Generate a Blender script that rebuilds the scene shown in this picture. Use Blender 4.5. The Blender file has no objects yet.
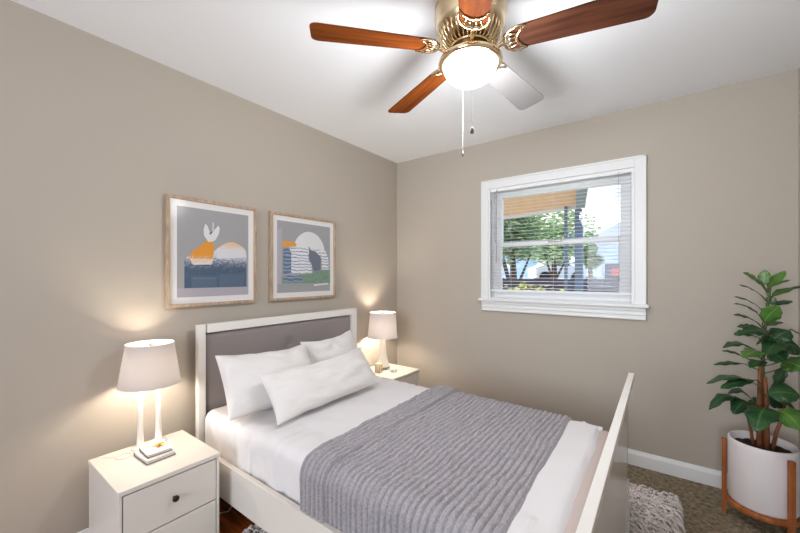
import bpy, bmesh, math, random
from mathutils import Vector, Matrix, noise
random.seed(7)
S = bpy.context.scene
COL = S.collection
PI = math.pi

# ------------------------------------------------------------------ camera
CAM = Vector((2.178, -2.891, 1.295)); YAW = 0.637; FPX = 352.958; V0 = 275.044
cd = bpy.data.cameras.new('camera'); cam = bpy.data.objects.new('camera', cd); COL.objects.link(cam)
cam.location = CAM; cam.rotation_euler = (PI/2, 0, YAW)
cd.sensor_width = 36; cd.lens = FPX/800*36; cd.shift_y = (V0-266.5)/800; cd.clip_start = 0.02; cd.clip_end = 300
S.camera = cam
FW = Vector((-math.sin(YAW), math.cos(YAW), 0)); RT = Vector((math.cos(YAW), math.sin(YAW), 0))
def at(u, v, D):
    """point at depth D along the line of sight of a photo pixel (used to measure the place)"""
    return CAM + D*(FW + RT*((u-400)/FPX) + Vector((0, 0, (V0-v)/FPX)))

# ------------------------------------------------------------------ colour management
S.view_settings.view_transform = 'Standard'; S.view_settings.look = 'None'
S.view_settings.gamma = 1; S.view_settings.use_curve_mapping = False
S.view_settings.exposure = 0.1

# ------------------------------------------------------------------ world: bright sky with clouds
def srgb(r, g, b):
    f = lambda c: (c/255/12.92) if c/255 <= .04045 else ((c/255+.055)/1.055)**2.4
    return (f(r), f(g), f(b), 1)
W = bpy.data.worlds.new('sky'); S.world = W; W.use_nodes = True
nt = W.node_tree; N = nt.nodes; L = nt.links; N.clear()
out = N.new('ShaderNodeOutputWorld'); bg = N.new('ShaderNodeBackground'); bg.inputs['Strength'].default_value = 1.5
tc = N.new('ShaderNodeTexCoord'); mp = N.new('ShaderNodeMapping'); mp.inputs['Scale'].default_value = (2.0, 2.0, 5.0)
mp.inputs['Location'].default_value = (0.35, 0.1, 0.2)
nz = N.new('ShaderNodeTexNoise'); nz.inputs['Scale'].default_value = 1.6; nz.inputs['Detail'].default_value = 6
rp = N.new('ShaderNodeValToRGB'); rp.color_ramp.elements[0].position = .47; rp.color_ramp.elements[1].position = .6
rp.color_ramp.elements[0].color = srgb(150, 190, 238); rp.color_ramp.elements[1].color = (1.0, 1.0, 1.02, 1)
L.new(tc.outputs['Generated'], mp.inputs['Vector']); L.new(mp.outputs[0], nz.inputs['Vector'])
L.new(nz.outputs['Fac'], rp.inputs['Fac']); L.new(rp.outputs[0], bg.inputs['Color']); L.new(bg.outputs[0], out.inputs[0])

# ------------------------------------------------------------------ sun (falls on the yard only) and an added fill light behind the camera
def light(name, kind, loc, energy, color=(1, 1, 1), **k):
    d = bpy.data.lights.new(name, kind); d.energy = energy; d.color = color
    for a, b in k.items(): setattr(d, a, b)
    o = bpy.data.objects.new(name, d); COL.objects.link(o); o.location = loc; return o
sun = light('sun', 'SUN', (0, 0, 8), 6, (1, .96, .9), angle=.02)
sun.rotation_euler = (math.radians(44), 0, math.radians(-82))
rear = light('rear_fill', 'AREA', (1.75, -5.5, 1.4), 37, (.9, .945, 1), shape='RECTANGLE', size=1.7, size_y=1.4, spread=math.radians(125))  # unseen area light added to brighten the whole room
rear.rotation_euler = (PI/2, 0, 0)

# ------------------------------------------------------------------ material helpers
MATS = {}
def pbr(name, col, rough=.6, metal=0, bump=None, var=None, spec=.5, coat=0, emit=None, es=0, sheen=0, trans=0, ior=1.45):
    m = bpy.data.materials.new(name); m.use_nodes = True; n = m.node_tree.nodes; l = m.node_tree.links
    b = n['Principled BSDF']; c = col if len(col) == 4 else srgb(*col)
    b.inputs['Base Color'].default_value = c; b.inputs['Roughness'].default_value = rough; b.inputs['Metallic'].default_value = metal
    b.inputs['Specular IOR Level'].default_value = spec; b.inputs['Coat Weight'].default_value = coat; b.inputs['Coat Roughness'].default_value = .1
    b.inputs['Sheen Weight'].default_value = sheen; b.inputs['Transmission Weight'].default_value = trans; b.inputs['IOR'].default_value = ior
    if emit: b.inputs['Emission Color'].default_value = emit if len(emit) == 4 else srgb(*emit); b.inputs['Emission Strength'].default_value = es
    t = n.new('ShaderNodeTexCoord')
    if var:        # (scale vector, noise scale, second colour)
        sc, ns, c2 = var
        mpn = n.new('ShaderNodeMapping'); mpn.inputs['Scale'].default_value = sc; l.new(t.outputs['Object'], mpn.inputs['Vector'])
        z = n.new('ShaderNodeTexNoise'); z.inputs['Scale'].default_value = ns; z.inputs['Detail'].default_value = 5; l.new(mpn.outputs[0], z.inputs['Vector'])
        r = n.new('ShaderNodeValToRGB'); r.color_ramp.elements[0].position = .35; r.color_ramp.elements[1].position = .65
        r.color_ramp.elements[0].color = c; r.color_ramp.elements[1].color = c2 if len(c2) == 4 else srgb(*c2)
        l.new(z.outputs['Fac'], r.inputs['Fac']); l.new(r.outputs[0], b.inputs['Base Color'])
    if bump:       # (scale vector, noise scale, strength, distance)
        sc, ns, st, di = bump
        mpn = n.new('ShaderNodeMapping'); mpn.inputs['Scale'].default_value = sc; l.new(t.outputs['Object'], mpn.inputs['Vector'])
        z = n.new('ShaderNodeTexNoise'); z.inputs['Scale'].default_value = ns; z.inputs['Detail'].default_value = 4; l.new(mpn.outputs[0], z.inputs['Vector'])
        bp = n.new('ShaderNodeBump'); bp.inputs['Strength'].default_value = st; bp.inputs['Distance'].default_value = di
        l.new(z.outputs['Fac'], bp.inputs['Height']); l.new(bp.outputs[0], b.inputs['Normal'])
    MATS[name] = m; return m
I3 = (1, 1, 1)
pbr('wall_paint', (186, 177, 165), .75, bump=(I3, 260, .08, .001), spec=.3)
pbr('ceiling_paint', (246, 249, 253), .85, bump=(I3, 180, .1, .001), spec=.2)
pbr('trim_white', (236, 237, 237), .35)
pbr('lacquer_white', (226, 220, 212), .32, spec=.5, bump=(I3, 300, .03, .0005))
pbr('lacquer_bright', (244, 240, 234), .35)
pbr('lacquer_gloss', (226, 222, 218), .2, spec=.6)
pbr('gap_dark', (60, 52, 46), .8)
pbr('copper_edge', (140, 96, 66), .45)
pbr('black_metal', (28, 24, 24), .4)
pbr('headboard_cloth', (156, 147, 144), .9, bump=(I3, 700, .35, .001), var=((1, 8, 8), 60, (136, 128, 128)), sheen=.2)
pbr('sheet_cotton', (232, 229, 230), .85, bump=(I3, 500, .12, .0006), sheen=.15)
pbr('pillow_cotton', (236, 232, 230), .88, bump=(I3, 600, .2, .0008), sheen=.15)
pbr('mattress_cloth', (206, 190, 184), .9, bump=(I3, 300, .2, .001))
pbr('blanket_cotton', (176, 171, 176), .92, bump=((1, .35, 1), 180, .8, .004), var=(I3, 120, (152, 147, 153)), sheen=.25)
pbr('blanket_seam', (70, 66, 72), .95)
pbr('rug_yarn', (236, 226, 222), .95, var=(I3, 14, (222, 212, 208)), sheen=.2)
pbr('rug_back', (190, 182, 176), .95)
pbr('carpet', (184, 163, 130), 1, var=(I3, 42, (112, 96, 72)), bump=(I3, 90, 1, .03), sheen=.2, spec=.1)
pbr('wood_floor', (188, 98, 42), .35, var=((2, 26, 2), 2.2, (108, 50, 20)))
pbr('frame_oak', (166, 138, 112), .5, var=((6, 6, 1.5), 9, (190, 168, 144)))
pbr('mat_board', (232, 230, 228), .8)
pbr('backing', (120, 100, 80), .9)
pbr('brass', (218, 196, 160), .28, 1)
pbr('brass_polished', (236, 214, 176), .12, 1)
pbr('brass_dark', (92, 68, 44), .4, .9)
pbr('blade_amber', (128, 66, 22), .65, var=((1.2, 14, 14), 2.4, (98, 46, 14)), spec=.08)
pbr('blade_shaded', (92, 54, 38), .6, var=((1.2, 12, 12), 2.6, (60, 34, 23)), spec=.12)  # same wood as the amber blades, dimmer lighting put into the colour
pbr('blade_overlit', (158, 156, 157), .4, coat=.2)  # overexposed look of the far blade put into its colour
pbr('blade_edge', (70, 46, 34), .5)
pbr('lamp_ceramic', (240, 234, 224), .3, coat=.3)
pbr('shade_trim', (238, 234, 228), .7)
pbr('nickel', (190, 186, 180), .25, 1)
pbr('chain', (120, 112, 104), .35, .9)
pbr('chain_white', (170, 168, 166), .5)
pbr('fob', (84, 80, 78), .5)
pbr('book_white', (222, 219, 220), .5)
pbr('book_grey', (112, 102, 104), .6)
pbr('book_pages', (236, 230, 218), .8, var=((1, 1, 60), 9, (205, 198, 186)))
pbr('gold', (228, 178, 60), .28, 1)
pbr('cord_white', (236, 228, 212), .5)
pbr('cream_wood', (236, 214, 178), .5)
pbr('candle_wax', (246, 236, 214), .5)
pbr('pot_white', (236, 228, 228), .5, bump=(I3, 40, .03, .002))
pbr('pot_soil', (52, 34, 24), 1, bump=(I3, 90, 1, .02), var=(I3, 60, (74, 50, 34)))
pbr('stand_wood', (176, 104, 54), .4, var=((8, 8, 1.2), 5, (140, 74, 34)))
pbr('stand_wood_dark', (128, 66, 34), .45)
pbr('cane', (150, 92, 58), .6, var=((9, 9, 2), 8, (104, 60, 36)), bump=((6, 6, 1), 30, .3, .003))
pbr('stem_green', (78, 92, 50), .5)
pbr('blind_white', (242, 243, 244), .45)
pbr('sash_white', (238, 239, 240), .35)
pbr('jamb_white', (226, 227, 228), .4)
pbr('lawn', (176, 172, 150), 1, var=(I3, 3, (156, 158, 128)))
pbr('soffit_tan', (250, 206, 170), .7, var=((6, 1, 1), 3, (244, 192, 152)))
pbr('gutter_grey', (150, 160, 172), .5)
pbr('post_slate', (116, 132, 154), .6)
pbr('tree_leaf', (164, 190, 136), .7, var=(I3, 1.5, (206, 220, 160)))
pbr('tree_leaf_dark', (116, 150, 112), .7, var=(I3, 2, (150, 180, 132)))
pbr('bush_leaf', (176, 184, 96), .7, var=(I3, 6, (204, 206, 128)))
pbr('bark', (96, 78, 64), .9)
pbr('fence_dark', (88, 80, 92), .8)
pbr('house_blue', (196, 208, 224), .8)
pbr('house_white', (236, 236, 238), .8)
pbr('roof_grey', (190, 190, 196), .9)
pbr('garage_dark', (48, 62, 80), .5)
pbr('car_white', (232, 234, 238), .25, coat=.5)
pbr('tyre', (40, 40, 44), .8)
pbr('sign_red', (206, 84, 86), .6)
pbr('wall_outside', (170, 150, 135), .9)

def translucent(name, col, mix):
    m = bpy.data.materials.new(name); m.use_nodes = True; n = m.node_tree.nodes; l = m.node_tree.links; n.clear()
    o = n.new('ShaderNodeOutputMaterial'); d = n.new('ShaderNodeBsdfDiffuse'); t = n.new('ShaderNodeBsdfTranslucent'); x = n.new('ShaderNodeMixShader')
    d.inputs[0].default_value = srgb(*col); t.inputs[0].default_value = srgb(*col); x.inputs[0].default_value = mix
    w = n.new('ShaderNodeTexWave'); w.inputs['Scale'].default_value = 160; w.bands_direction = 'Z'; tc = n.new('ShaderNodeTexCoord')
    b = n.new('ShaderNodeBump'); b.inputs['Strength'].default_value = .15; b.inputs['Distance'].default_value = .001
    l.new(tc.outputs['Object'], w.inputs['Vector']); l.new(w.outputs['Fac'], b.inputs['Height']); l.new(b.outputs[0], d.inputs['Normal'])
    l.new(d.outputs[0], x.inputs[1]); l.new(t.outputs[0], x.inputs[2]); l.new(x.outputs[0], o.inputs[0]); MATS[name] = m
translucent('lamp_linen', (188, 180, 178), .07)

def glass_pane(name, gloss_rough=.0, tint=(1, 1, 1, 1), ior=1.45):
    m = bpy.data.materials.new(name); m.use_nodes = True; n = m.node_tree.nodes; l = m.node_tree.links; n.clear()
    o = n.new('ShaderNodeOutputMaterial'); t = n.new('ShaderNodeBsdfTransparent'); g = n.new('ShaderNodeBsdfGlossy'); x = n.new('ShaderNodeMixShader'); f = n.new('ShaderNodeMath'); f.operation = 'MULTIPLY_ADD'; lw = n.new('ShaderNodeLayerWeight'); lw.inputs[0].default_value = .5; pw = n.new('ShaderNodeMath'); pw.operation = 'POWER'; pw.inputs[1].default_value = 5
    l.new(lw.outputs['Facing'], pw.inputs[0]); l.new(pw.outputs[0], f.inputs[0]); f.inputs[1].default_value = .9; f.inputs[2].default_value = ((ior-1)/(ior+1))**2; t.inputs[0].default_value = tint; g.inputs['Roughness'].default_value = gloss_rough
    l.new(f.outputs[0], x.inputs[0]); l.new(t.outputs[0], x.inputs[1]); l.new(g.outputs[0], x.inputs[2]); l.new(x.outputs[0], o.inputs[0]); MATS[name] = m
glass_pane('pane_glass'); glass_pane('picture_glass', .14, ior=1.25); glass_pane('clear_glass', .02, (.93, .95, .95, 1))
pbr('globe_glass', (255, 250, 240), .3, emit=(1.0, .93, .82, 1), es=1.5)
pbr('bulb', (255, 240, 210), .3, emit=(1.0, .82, .55, 1), es=9)

# leaf with pale veins along its own UV
def leaf_mat(name, dark, lite, vein):
    m = pbr(name, dark, .32, spec=.5); n = m.node_tree.nodes; l = m.node_tree.links; b = n['Principled BSDF']
    uv = n.new('ShaderNodeUVMap'); sp = n.new('ShaderNodeSeparateXYZ'); l.new(uv.outputs[0], sp.inputs[0])
    def mth(op, a, bb=None):
        q = n.new('ShaderNodeMath'); q.operation = op
        for i, s in enumerate((a, bb)):
            if s is None: continue
            if isinstance(s, (int, float)): q.inputs[i].default_value = s
            else: l.new(s, q.inputs[i])
        return q.outputs[0]
    ax = mth('ABSOLUTE', mth('SUBTRACT', sp.outputs[0], .5))
    mid = mth('LESS_THAN', ax, .035)
    side = mth('GREATER_THAN', mth('SINE', mth('MULTIPLY', mth('SUBTRACT', sp.outputs[1], mth('MULTIPLY', ax, .5)), 62)), .93)
    v = mth('MAXIMUM', mth('MULTIPLY', mid, .55), mth('MULTIPLY', side, .25))
    t = n.new('ShaderNodeTexCoord'); z = n.new('ShaderNodeTexNoise'); z.inputs['Scale'].default_value = 9; l.new(t.outputs['Object'], z.inputs['Vector'])
    r = n.new('ShaderNodeValToRGB'); r.color_ramp.elements[0].position = .38; r.color_ramp.elements[1].position = .62
    r.color_ramp.elements[0].color = srgb(*dark); r.color_ramp.elements[1].color = srgb(*lite); l.new(z.outputs['Fac'], r.inputs['Fac'])
    x = n.new('ShaderNodeMixRGB'); x.inputs[2].default_value = srgb(*vein); l.new(v, x.inputs[0]); l.new(r.outputs[0], x.inputs[1]); l.new(x.outputs[0], b.inputs['Base Color'])
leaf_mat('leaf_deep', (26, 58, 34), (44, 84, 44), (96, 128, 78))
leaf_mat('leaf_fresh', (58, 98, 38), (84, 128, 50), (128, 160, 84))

# pictures: speckled and striped print inks
def speckle_mat(name, low, high, lo_b, hi_b, scale=260, coord='UV'):
    m = pbr(name, low, .6); n = m.node_tree.nodes; l = m.node_tree.links; b = n['Principled BSDF']
    uv = n.new('ShaderNodeUVMap'); sp = n.new('ShaderNodeSeparateXYZ'); l.new(uv.outputs[0], sp.inputs[0])
    z = n.new('ShaderNodeTexNoise'); z.inputs['Scale'].default_value = scale; z.inputs['Detail'].default_value = 2; l.new(uv.outputs[0], z.inputs['Vector'])
    mr = n.new('ShaderNodeMapRange'); mr.inputs[1].default_value = lo_b; mr.inputs[2].default_value = hi_b; mr.inputs[3].default_value = .3; mr.inputs[4].default_value = .72; l.new(sp.outputs[1], mr.inputs[0])
    g = n.new('ShaderNodeMath'); g.operation = 'LESS_THAN'; l.new(z.outputs['Fac'], g.inputs[0]); l.new(mr.outputs[0], g.inputs[1])
    x = n.new('ShaderNodeMixRGB'); x.inputs[1].default_value = srgb(*low); x.inputs[2].default_value = srgb(*high)
    l.new(g.outputs[0], x.inputs[0]); l.new(x.outputs[0], b.inputs['Base Color'])
speckle_mat('ink_speckle', (72, 92, 116), (214, 214, 220), .30, .56, 70)
speckle_mat('ink_orange', (222, 214, 208), (224, 150, 44), .36, .5, 60)
speckle_mat('ink_peach', (216, 216, 220), (226, 190, 150), .52, .66, 60)
def stripe_mat(name, a, bcol, scale, dist):
    m = pbr(name, a, .6); n = m.node_tree.nodes; l = m.node_tree.links; b = n['Principled BSDF']
    uv = n.new('ShaderNodeUVMap'); w = n.new('ShaderNodeTexWave'); w.bands_direction = 'Y'; w.inputs['Scale'].default_value = scale; w.inputs['Distortion'].default_value = dist; w.inputs['Detail Scale'].default_value = 1.5
    l.new(uv.outputs[0], w.inputs['Vector']); r = n.new('ShaderNodeValToRGB'); r.color_ramp.elements[0].position = .15; r.color_ramp.elements[1].position = .35
    r.color_ramp.elements[0].color = srgb(*bcol); r.color_ramp.elements[1].color = srgb(*a); l.new(w.outputs['Fac'], r.inputs['Fac']); l.new(r.outputs[0], b.inputs['Base Color'])
stripe_mat('ink_stripes', (226, 227, 232), (150, 158, 172), 7, 4)
stripe_mat('ink_stripes_blue', (98, 116, 142), (150, 164, 184), 6, 4)
pbr('ink_grey', (160, 159, 161), .6); pbr('ink_white', (222, 222, 222), .6); pbr('ink_slate', (110, 116, 130), .6); pbr('ink_amber', (222, 156, 60), .6)
pbr('ink_green', (134, 158, 138), .6, var=((1, 6, 12), 6, (112, 140, 118))); pbr('ink_blue', (84, 104, 126), .6); pbr('ink_lilac', (176, 170, 178), .6); pbr('ink_line', (60, 60, 66), .6)

# ------------------------------------------------------------------ mesh builder
class MB:
    def __init__(s): s.bm = bmesh.new(); s.slots = []; s.uv = None
    def mi(s, m):
        if m not in s.slots: s.slots.append(m)
        return s.slots.index(m)
    def merge(s, b, M, m, smooth):
        b.transform(M) if M is not None else None
        i = s.mi(m)
        me = bpy.data.meshes.new('t')
        for f in b.faces: f.material_index = i; f.smooth = smooth
        b.to_mesh(me); b.free(); s.bm.from_mesh(me); bpy.data.meshes.remove(me); return s
    def box(s, lo, hi, m, bev=0, M=None, seg=2):
        b = bmesh.new(); bmesh.ops.create_cube(b, size=1)
        c = [(a+d)/2 for a, d in zip(lo, hi)]; z = [abs(d-a) for a, d in zip(lo, hi)]
        b.transform(Matrix.Translation(c) @ Matrix.Diagonal((*z, 1)))
        if bev: bmesh.ops.bevel(b, geom=b.edges[:], offset=bev, segments=seg, affect='EDGES', profile=.5)
        return s.merge(b, M, m, False)
    def lathe(s, prof, m, n=40, M=None, smooth=True, cap=True):
        b = bmesh.new(); rings = []
        for r, z in prof: rings.append([b.verts.new((r*math.cos(2*PI*k/n), r*math.sin(2*PI*k/n), z)) for k in range(n)])
        for a, c in zip(rings, rings[1:]):
            for k in range(n): b.faces.new((a[k], a[(k+1) % n], c[(k+1) % n], c[k]))
        if cap:
            if prof[0][0] > 1e-4: b.faces.new(rings[0][::-1])
            if prof[-1][0] > 1e-4: b.faces.new(rings[-1])
        bmesh.ops.remove_doubles(b, verts=b.verts, dist=1e-6); bmesh.ops.recalc_face_normals(b, faces=b.faces)
        return s.merge(b, M, m, smooth)
    def tube(s, pts, r, m, n=8, M=None, closed=False):
        b = bmesh.new(); P = [Vector(p) for p in pts]; R = r if isinstance(r, (list, tuple)) else [r]*len(P); rings = []; up = None
        for i, p in enumerate(P):
            if closed: t = (P[(i+1) % len(P)]-P[i-1]).normalized()
            else: t = (P[min(i+1, len(P)-1)]-P[max(i-1, 0)]).normalized()
            if up is None: up = t.orthogonal().normalized()
            up = (up - t*up.dot(t)).normalized(); q = t.cross(up)
            rings.append([b.verts.new(p+R[i]*(up*math.cos(2*PI*k/n)+q*math.sin(2*PI*k/n))) for k in range(n)])
        pr = list(zip(rings, rings[1:])) + ([(rings[-1], rings[0])] if closed else [])
        for a, c in pr:
            for k in range(n): b.faces.new((a[k], a[(k+1) % n], c[(k+1) % n], c[k]))
        if not closed: b.faces.new(rings[0][::-1]); b.faces.new(rings[-1])
        bmesh.ops.recalc_face_normals(b, faces=b.faces)
        return s.merge(b, M, m, True)
    def prism(s, poly, h0, h1, m, M=None, bev=0, smooth=False):
        """polygon in xy extruded from z=h0 to h1"""
        b = bmesh.new(); lo = [b.verts.new((x, y, h0)) for x, y in poly]; hi = [b.verts.new((x, y, h1)) for x, y in poly]; n = len(poly)
        b.faces.new(lo[::-1]); b.faces.new(hi)
        for k in range(n): b.faces.new((lo[k], lo[(k+1) % n], hi[(k+1) % n], hi[k]))
        bmesh.ops.recalc_face_normals(b, faces=b.faces)
        if bev: bmesh.ops.bevel(b, geom=b.edges[:], offset=bev, segments=2, affect='EDGES', profile=.5)
        return s.merge(b, M, m, smooth)
    def grid(s, fn, nu, nv, m, smooth=True, M=None):
        b = bmesh.new(); V = [[b.verts.new(fn(i/(nu-1), j/(nv-1))) for j in range(nv)] for i in range(nu)]
        for i in range(nu-1):
            for j in range(nv-1): b.faces.new((V[i][j], V[i+1][j], V[i+1][j+1], V[i][j+1]))
        return s.merge(b, M, m, smooth)
    def ball(s, c, r, m, sub=2, sc=(1, 1, 1), jit=0):
        b = bmesh.new(); bmesh.ops.create_icosphere(b, subdivisions=sub, radius=r)
        if jit:
            for v in b.verts: v.co *= 1+jit*noise.noise(v.co*3/r+Vector(c))
        return s.merge(b, Matrix.Translation(c) @ Matrix.Diagonal((*sc, 1)), m, True)
    def build(s, name, parent=None, loc=None, sharp=None):
        me = bpy.data.meshes.new(name); s.bm.to_mesh(me); s.bm.free()
        for m in s.slots: me.materials.append(MATS[m])
        o = bpy.data.objects.new(name, me); COL.objects.link(o)
        if parent: o.parent = parent
        if loc is not None: o.location = loc
        return o
def tag(o, label=None, cat=None, group=None, kind=None):
    if label: o['label'] = label
    if cat: o['category'] = cat
    if group: o['group'] = group
    if kind: o['kind'] = kind
    return o
def thing(name, label, cat, loc=(0, 0, 0), rz=0, group=None):
    o = bpy.data.objects.new(name, None); COL.objects.link(o); o.location = loc; o.rotation_euler = (0, 0, rz); o.empty_display_size = .1
    return tag(o, label, cat, group)
def struct(o): o['kind'] = 'structure'; return o
def mesh_raw(name, verts, faces, mat, parent=None, smooth=True, uvs=None):
    me = bpy.data.meshes.new(name); me.from_pydata(verts, [], faces); me.update()
    for m in (mat if isinstance(mat, list) else [mat]): me.materials.append(MATS[m])
    me.polygons.foreach_set('use_smooth', [smooth]*len(faces))
    if uvs:
        ul = me.uv_layers.new(name='UVMap')
        for lp in me.loops: ul.data[lp.index].uv = uvs[lp.vertex_index]
    o = bpy.data.objects.new(name, me); COL.objects.link(o)
    if parent: o.parent = parent
    return o

# ================================================================== THE SETTING
H = 2.44; WX = 2.79; YB = -5.6
struct(MB().box((-.15, YB-.15, -.12), (1.25, .12, 0), 'wood_floor').build('floor'))
struct(MB().box((1.25, YB-.15, -.12), (WX+.12, .12, 0), 'carpet').build('floor_carpet'))
struct(MB().box((-.15, YB-.15, H), (WX+.15, .15, H+.15), 'ceiling_paint').build('ceiling'))
struct(MB().box((-.12, YB-.12, 0), (0, .12, H), 'wall_paint').build('wall_left'))
struct(MB().box((WX, YB-.12, 0), (WX+.12, .12, H), 'wall_paint').build('wall_right'))
# window opening in the far wall
wl, wr, wb, wt = .975, 2.045, 1.085, 2.04
w = MB()
w.box((0, 0, 0), (wl, .12, H), 'wall_paint'); w.box((wr, 0, 0), (WX, .12, H), 'wall_paint')
w.box((wl, 0, 0), (wr, .12, wb), 'wall_paint'); w.box((wl, 0, wt), (wr, .12, H), 'wall_paint')
struct(w.build('wall_back'))
# rear wall, set back for even light, with an added opening round the fill
w = MB(); ra, rb, rc, rd = .45, 2.65, .65, 2.25
w.box((0, YB-.12, 0), (ra, YB, H), 'wall_paint'); w.box((rb, YB-.12, 0), (WX, YB, H), 'wall_paint')
w.box((ra, YB-.12, 0), (rb, YB, rc), 'wall_paint'); w.box((ra, YB-.12, rd), (rb, YB, H), 'wall_paint')
struct(w.build('wall_rear'))
w = MB()
for lo, hi in (((ra-.07, YB, rc-.07), (ra, YB+.02, rd+.07)), ((rb, YB, rc-.07), (rb+.07, YB+.02, rd+.07)), ((ra, YB, rc-.07), (rb, YB+.02, rc)), ((ra, YB, rd), (rb, YB+.02, rd+.07))):
    w.box(lo, hi, 'trim_white', .003)
struct(w.build('rear_fill_frame'))  # unseen trim added around the fill light
# baseboards
def baseboard(name, a, b, nrm):
    a = Vector(a); b = Vector(b); d = (b-a).normalized(); ln = (b-a).length; n = Vector(nrm)
    prof = [(0, 0), (.014, 0), (.014, .075), (.010, .083), (.006, .09), (.004, .098), (0, .1)]
    vs = []; fs = []
    for t in (0, ln):
        for p, z in prof: vs.append(tuple(a+d*t+n*p+Vector((0, 0, z))))
    k = len(prof)
    for i in range(k-1): fs.append((i, i+1, k+i+1, k+i))
    fs += [tuple(range(k))[::-1], tuple(range(k, 2*k))]
    struct(mesh_raw(name, vs, fs, 'trim_white', smooth=False))
baseboard('baseboard_back', (0.015, 0, 0), (WX-.015, 0, 0), (0, -1, 0))
baseboard('baseboard_left', (0, YB, 0), (0, 0, 0), (1, 0, 0))
baseboard('baseboard_right', (WX, YB, 0), (WX, 0, 0), (-1, 0, 0))

# window_1: casing, jamb, sashes, sill, apron
win = struct(bpy.data.objects.new('window_1', None)); COL.objects.link(win)
w = MB(); X0, X1, Z0, Z1 = .931, 2.097, 1.085, 2.099; T = .02
for lo, hi in (((X0, -T, Z0), (wl+.012, 0, Z1)), ((wr-.012, -T, Z0), (X1, 0, Z1)), ((wl+.012, -T, wt-.012), (wr-.012, 0, Z1))):
    w.box(lo, hi, 'trim_white', .004)
w.box((wl+.012, -.012, wb), (wl+.03, .002, wt-.012), 'trim_white', .003); w.box((wr-.03, -.012, wb), (wr-.012, .002, wt-.012), 'trim_white', .003)
w.box((X1-.012, -.028, Z0), (X1+.002, 0, Z1+.002), 'trim_white', .003); w.box((X0-.002, -.028, Z0), (X0+.012, 0, Z1+.002), 'trim_white', .003)
w.box((X0, -.028, Z1-.012), (X1, 0, Z1+.002), 'trim_white', .003)
struct(w.build('window_casing', win))
w = MB()
for lo, hi in (((wl, .034, wb), (wl+.04, .12, wt)), ((wr-.04, .034, wb), (wr, .12, wt)), ((wl, .034, wt-.025), (wr, .12, wt)), ((wl, 0, wb), (wl+.006, .034, wt)), ((wr-.006, 0, wb), (wr, .034, wt)), ((wl, 0, wb), (wr, .12, wb+.02))):
    w.box(lo, hi, 'jamb_white', .002)
struct(w.build('window_jamb', win))
w = MB(); w.box((X0-.02, -.055, 1.075), (X1+.018, .02, 1.098), 'trim_white', .006)
struct(w.build('window_sill', win))
w = MB(); w.box((X0, -.02, .992), (X1, 0, 1.075), 'trim_white', .003); w.box((X0, -.034, 1.052), (X1, 0, 1.075), 'trim_white', .006)
w.box((X0, -.028, 1.022), (X1, 0, 1.034), 'trim_white', .004); w.box((X0, -.024, .992), (X1, 0, 1.004), 'trim_white', .003)
struct(w.build('window_apron', win))
def sash(name, x0, x1, z0, z1, y, st, top, bot):
    w = MB()
    w.box((x0, y, z0), (x0+st, y+.03, z1), 'sash_white', .003); w.box((x1-st, y, z0), (x1, y+.03, z1), 'sash_white', .003)
    w.box((x0+st, y, z0), (x1-st, y+.03, z0+bot), 'sash_white', .003); w.box((x0+st, y, z1-top), (x1-st, y+.03, z1), 'sash_white', .003)
    s = struct(w.build(name, win))
    struct(MB().grid(lambda a, b: Vector((x0+st+a*(x1-x0-2*st), y+.015, z0+bot+b*(z1-top-z0-bot))), 2, 2, 'pane_glass').build('pane', s)); return s
sash('window_sash', wl+.04, wr-.04, 1.535, wt-.025, .082, .062, .06, .035)
s_ = sash('window_sash', wl+.04, wr-.04, wb+.02, 1.572, .05, .066, .037, .05)
w = MB(); w.box((1.46, .036, 1.555), (1.56, .052, 1.572), 'nickel', .003); w.box((1.5, .028, 1.56), (1.515, .045, 1.568), 'nickel', .002)
struct(w.build('sash_lock', s_))

# venetian blind hanging in the opening
bl = thing('window_blind', 'white horizontal slatted blind hanging inside the window with slats open', 'blind', (1.51, .016, wt-.004))
bw = .522
MB().box((-bw, -.018, -.035), (bw, .016, 0), 'blind_white', .003).build('headrail', bl)
w = MB(); z = -.05; zi = []
while z > -(wt-.004)+1.175: zi.append(z); z -= .0275
for z in zi:
    def f(a, b, z=z):
        y = (b-.5)*.025; return Vector(((a-.5)*2*(bw-.004), y, z+.0018*(1-(2*b-1)**2)+y*math.tan(math.radians(6))))
    w.grid(f, 2, 5, 'blind_white')
sl = w.build('slats', bl); sm = sl.modifiers.new('thickness', 'SOLIDIFY'); sm.thickness = .0006
MB().box((-bw, -.014, zi[-1]-.034), (bw, .014, zi[-1]-.016), 'blind_white', .003).build('bottom_rail', bl)
for x in (-.33, 0, .33):
    MB().tube([(x, -.0135, -.03), (x, -.0135, zi[-1]-.02)], .0008, 'blind_white', 6).build('ladder_cord', bl)
w = MB(); w.tube([(-.45, -.022, -.02), (-.452, -.026, -.3), (-.452, -.026, -.62)], .0035, 'chain_white', 8); w.ball((-.452, -.026, -.63), .006, 'chain_white')
w.build('tilt_wand', bl)
w = MB(); w.tube([(.43, -.022, -.02), (.43, -.024, -.76)], .0012, 'chain_white', 6); w.lathe([(.002, 0), (.006, -.004), (.007, -.02), (.003, -.024)], 'chain_white', 12, Matrix.Translation((.43, -.024, -.76)))
w.build('lift_cord', bl)

# ================================================================== OUTDOORS
GZ = -.6
struct(MB().box((-60, .125, GZ-.2), (40, 90, GZ), 'lawn').build('lawn'))
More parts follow.
